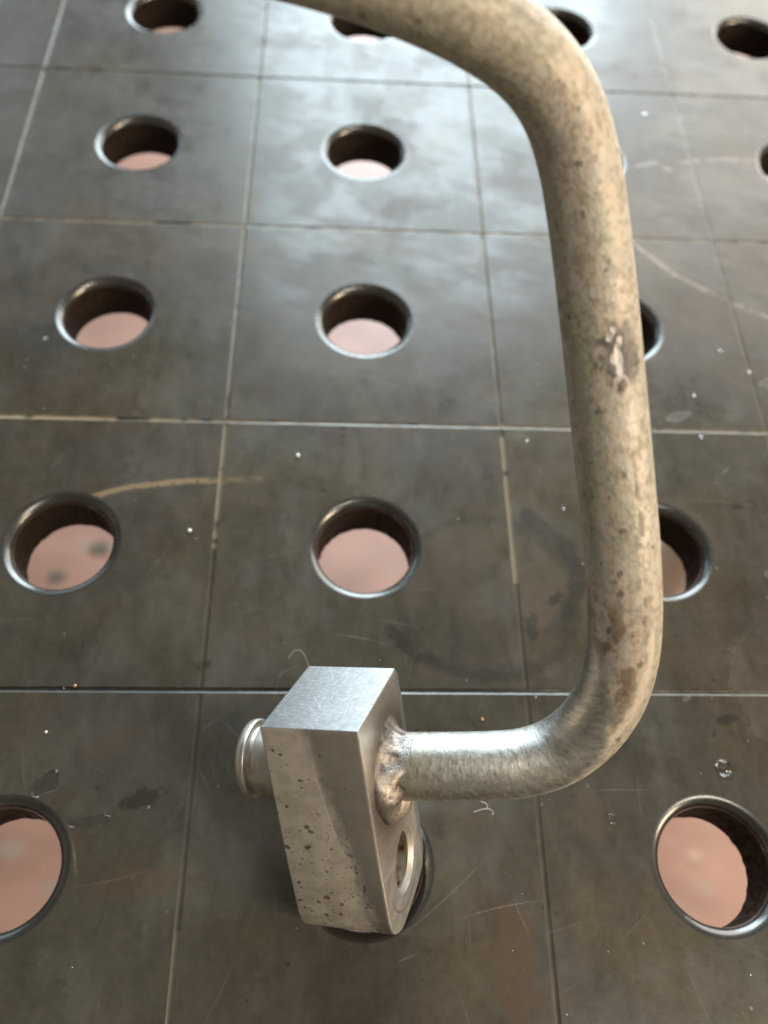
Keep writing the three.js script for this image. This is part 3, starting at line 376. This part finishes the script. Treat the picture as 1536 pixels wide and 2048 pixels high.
    for (const [ss, a, rr, kd] of spots) { const dx = s - ss; if (dx > 1.4 || dx < -1.4) continue; let da = ph - a; if (da > Math.PI) da -= 6.283; if (da < -Math.PI) da += 6.283; const dy = da * D / 2; if (Math.abs(dy) > 1.4) continue; const d = Math.hypot(dx, dy) / rr + 0.9 * (vn(s * 5, y * 5) - 0.5), q = 1 - sm(0.55, 1.0, d); if (kd < 0.55) { t.tint(k, [0.13, 0.092, 0.06], 0.65 * q); b -= 0.3 * q; } else { t.tint(k, [0.66, 0.57, 0.45], 0.6 * q); b += 0.15 * q; } }
    // rust belts round the lower bend
    { const q = sm(30, 34, s) * (1 - sm(44, 52, s)) * sm(0.46, 0.6, fbm(s * 0.35 + 11, y * 0.5, 5)) * (1 - sm(-0.1, 0.5, ph)); t.tint(k, [0.17, 0.115, 0.06], 0.75 * q); }
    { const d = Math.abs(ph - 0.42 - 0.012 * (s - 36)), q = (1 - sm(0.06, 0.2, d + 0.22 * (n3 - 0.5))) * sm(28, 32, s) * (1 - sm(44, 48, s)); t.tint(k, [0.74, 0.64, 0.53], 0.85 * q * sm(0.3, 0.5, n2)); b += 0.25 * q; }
    // arc strike
    { const dx = s - scar[0], dy = (ph - scar[1]) * D / 2; if (Math.abs(dx) < 6 && Math.abs(dy) < 4) {
      const d = Math.hypot((dx + 0.2) / 4.0, (dy - 0.15) / 2.5) + 0.7 * (n3 - 0.5); const q = 1 - sm(0.55, 1.1, d); t.tint(k, [0.085, 0.075, 0.073], 0.9 * q); r -= 0.05 * q;
      for (const [ax, ay, bx, by, w] of [[1.5, -0.85, 2.4, -0.35, 0.42], [0.4, -0.05, 1.3, 0.25, 0.42], [-0.7, -0.5, 0.0, -0.1, 0.6], [-2.0, -0.1, -0.3, 0.1, 0.5]]) { const [dd] = segDist(dx, dy, [[ax, ay], [bx, by]]), w2 = 1 - sm(0.6, 1, dd / w + 0.35 * (n4 - 0.5)); t.tint(k, [0.50, 0.465, 0.43], 0.9 * w2); m = mix(m, 0.4, w2); r = mix(r, 0.45, w2); b += 0.25 * w2; }
      const rg = Math.hypot((dx + 3.5) / 1.15, dy / 0.85), q3 = 1 - sm(0.15, 0.4, Math.abs(rg - 0.85) + 0.4 * (n4 - 0.5)); t.tint(k, [0.50, 0.44, 0.38], 0.7 * q3); b += 0.3 * q3; const q4 = 1 - sm(0.2, 0.5, rg); t.tint(k, [0.2, 0.16, 0.13], 0.7 * q4); b -= 0.3 * q4;
      const wp = (1 - sm(0.5, 1.3, Math.hypot((dx + 7) / 5, dy / 2))); } }
    // polished part next to the weld
    const edge = s - (29 + S0 - 9.5 * Math.max(-1.4, Math.min(1.3, ph))) + 5 * (n2 - 0.5) + 2 * (n3 - 0.5), bare = 1 - sm(-2.0, 3.0, edge);
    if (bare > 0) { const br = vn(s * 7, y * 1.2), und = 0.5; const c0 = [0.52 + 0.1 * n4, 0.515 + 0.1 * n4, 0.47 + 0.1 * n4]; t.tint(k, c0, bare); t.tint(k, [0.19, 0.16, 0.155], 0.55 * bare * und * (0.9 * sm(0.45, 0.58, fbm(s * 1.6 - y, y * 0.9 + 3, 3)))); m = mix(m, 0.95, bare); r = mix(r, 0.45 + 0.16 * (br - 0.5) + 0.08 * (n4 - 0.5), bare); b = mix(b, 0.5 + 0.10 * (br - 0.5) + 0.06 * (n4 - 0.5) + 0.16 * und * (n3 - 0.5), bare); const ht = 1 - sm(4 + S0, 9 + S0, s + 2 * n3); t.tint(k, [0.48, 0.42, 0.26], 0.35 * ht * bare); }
    r += 0.1 * (n3 - 0.5); t.r[k] = r; t.m[k] = m; t.b[k] = b;
  }
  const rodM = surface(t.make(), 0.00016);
  const pos = [], uv = [], idx = [], q = new THREE.Vector3(), N = new THREE.Vector3(), B = new THREE.Vector3();
  for (let i = 0; i <= NL; i++) {
    const f = i / NL, c = cv.getPointAt(f), T = cv.getTangentAt(f), s = f * L;
    N.copy(up).addScaledVector(T, -up.dot(T)).normalize(); B.crossVectors(T, N);
    for (let j = 0; j <= NR; j++) {
      const ph = (j / NR - 0.5) * 2 * Math.PI; let r = D / 2 + 0.03 * (fbm(s * 0.3 + Math.cos(ph), Math.sin(ph) * 1.2 + 30, 3) - 0.5);
      const dx = s - scar[0], dy = (ph - scar[1]) * D / 2; r -= 0.22 * Math.exp(-((dx + 0.3) ** 2) / 3.5 - (dy * dy) / 1.6) - 0.12 * Math.exp(-((dx + 3.6) ** 2) / 1.2 - (dy * dy) / 0.9);
      q.copy(c).addScaledVector(N, r * Math.cos(ph)).addScaledVector(B, r * Math.sin(ph)); pos.push(q.x * MM, q.y * MM, q.z * MM); uv.push(s / SL, j / NR);
    }
  }
  for (let i = 0; i < NL; i++) for (let j = 0; j < NR; j++) { const a = i * (NR + 1) + j, b = a + NR + 1; idx.push(a, b, a + 1, a + 1, b, b + 1); }
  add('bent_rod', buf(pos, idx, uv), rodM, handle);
}

// ------------------------------------------------------------------ small things on the plate
{
  const water = new THREE.MeshPhysicalMaterial({ color: 0xffffff, transmission: 1, thickness: 0.001, ior: 1.36, roughness: 0.02 });
  const drop = (x, z, rx, rz, h, turn, wob, label, group) => {
    const g = new THREE.SphereGeometry(1, 28, 16), p = g.attributes.position;
    for (let i = 0; i < p.count; i++) { const a = Math.atan2(p.getZ(i), p.getX(i)), w = 1 + wob * (fbm(Math.cos(a) * 1.4 + x, Math.sin(a) * 1.4 + z, 2) - 0.5) * 2, y = p.getY(i); p.setXYZ(i, p.getX(i) * w * rx * MM, (y > 0 ? y * h : y * 0.01) * MM, p.getZ(i) * w * rz * MM); }
    const m = add(uniq('droplet'), mergeVertices(g), water); m.geometry.computeVertexNormals(); m.position.set(x * MM, 0.03 * MM, z * MM); m.rotation.y = turn; tag(m, label, 'droplet', group);
  };
  drop(53.8, 36.6, 1.15, 1.5, 0.75, 0.3, 0.15, 'largest round clear oil droplet on the plate just above the right-hand lower hole');
  drop(35.8, 43.8, 0.5, 0.85, 0.45, 0.3, 0.15, 'small clear oil droplet on the plate between rod end and the lower right hole');
  drop(-45.6, 38.6, 2.1, 1.7, 0.4, 0.5, 0.5, 'flat irregular puddle of clear oil touching the lower left hole');
  drop(-38.6, 43.8, 3.2, 0.75, 0.3, 0.12, 0.5, 'long flat streak of clear oil right of the lower left hole');
  const tiny = 'tiny clear droplets scattered over the plate';
  for (const [x, z, l] of [[70.2, -44.7, 'tiny clear droplet right of the rod, upper one of the scatter by the right edge'], [74.9, -39.4, 'tiny clear droplet at the right edge beside the slanting scribed line'], [62.8, -33.4, 'tiny clear droplet above the pale dried patch right of the rod'], [62.3, -23.9, 'tiny clear droplet just below the scribed line right of the rod'], [29.6, -22.2, 'tiny clear droplet below the scribed line left of the rod'], [34.7, -8.1, 'tiny clear droplet close to the left side of the rod above the dark ring stain'], [-60.2, -43.4, 'tiny clear droplet below the hole at the left edge'], [67.0, -117.1, 'tiny clear droplet at the upper right beside the rod bend']])
    drop(x, z, 0.42, 0.42, 0.24, 0, 0.1, l, tiny);
  // bright metal grains: nobody could count them
  const grains = [], g0 = new THREE.IcosahedronGeometry(1, 0);
  for (let i = 0; i < 65; i++) { const x = -75 + rnd() * 150, z = rnd() < 0.75 ? 20 + rnd() * 62 : -60 + rnd() * 90, d = Math.min(...[[-50, 50], [0, 50], [50, 50], [-50, 0], [0, 0], [50, 0], [0, -50], [-50, -50], [50, -50]].map(([a, b]) => Math.hypot(x - a, z - b))); if (d < 10.2) continue; const s = 0.04 + 0.075 * rnd() * rnd(); const g = g0.clone(); g.scale(s * (0.7 + rnd()), s * 0.6, s * (0.7 + rnd())); g.rotateY(rnd() * 6); g.translate(x, s * 0.55, z); g.scale(MM, MM, MM); grains.push(g); }
  const gm = add('metal_filings', mergeGeometries(grains), plain(0.85, 0.8, 0.7, 0.35, 0.5)); gm.userData.kind = 'stuff'; tag(gm, 'fine bright metal filings and dust strewn over the dark plate');
  // larger chips
  const chip = (x, z, s, m, label) => { const g = new THREE.IcosahedronGeometry(1, 1), p = g.attributes.position; for (let i = 0; i < p.count; i++) { const w = 0.75 + 0.5 * vn(p.getX(i) * 3 + x, p.getZ(i) * 3 + z + p.getY(i) * 2); p.setXYZ(i, p.getX(i) * s * w * MM, p.getY(i) * s * 0.6 * w * MM, p.getZ(i) * s * w * MM); } g.computeVertexNormals(); const o = add(uniq('metal_chip'), g, m); o.position.set(x * MM, s * 0.5 * MM, z * MM); tag(o, label, 'metal chip'); };
  const brass = plain(0.75, 0.5, 0.2, 0.3, 0.9), pale = plain(0.8, 0.76, 0.68, 0.3, 0.6);
  chip(17.8, 29.4, 0.24, brass, 'tiny golden metal chip between the block and the rod, below the scribed line');
  chip(-43.8, 24.5, 0.24, brass, 'tiny golden metal chip lying in the scribed line at the left');
  chip(-29.3, -2.4, 0.33, pale, 'pale metal chip right of the left-hand hole beside the rust streak');
  chip(-11.9, -17.8, 0.32, pale, 'pale metal chip above the middle hole below the scribed line');
  chip(-46.8, 31.5, 0.22, pale, 'pale metal chip at the left above the lower left hole');
  const fm = plain(0.72, 0.68, 0.6, 0.8);
  const fibre = (pts, r, label) => { const g = new THREE.TubeGeometry(new THREE.CatmullRomCurve3(pts.map((p) => new THREE.Vector3(p[0] * MM, p[1] * MM, p[2] * MM))), 60, r * MM, 6); const o = add(uniq('lint_fibre'), g, fm); tag(o, label, 'fibre'); };
  fibre([[15.7, 0.1, 41.2], [16.3, 0.35, 41.2], [16.9, 0.3, 41.5], [17.5, 0.15, 41.7], [17.6, 0.2, 42.4], [16.9, 0.3, 42.5], [16.2, 0.15, 42.7], [15.6, 0.06, 42.9]], 0.038, 'curly pale lint fibre on the plate under the horizontal rod end');
  fibre([[17.6, 0.2, 42.4], [18.1, 0.3, 42.6], [18.5, 0.15, 43.1], [18.2, 0.1, 43.2]], 0.038, 'short hooked lint fibre at the right end of the curly fibre');
  fibre([[-11.9, 0.1, 19.9], [-11.1, 0.7, 18.9], [-10, 0.9, 18.9], [-9.3, 0.6, 19.8], [-8.7, 0.2, 21.4]], 0.022, 'thin pale hair curving up behind the top of the block');
}
scene.updateMatrixWorld(true);
renderer.render(scene, camera);
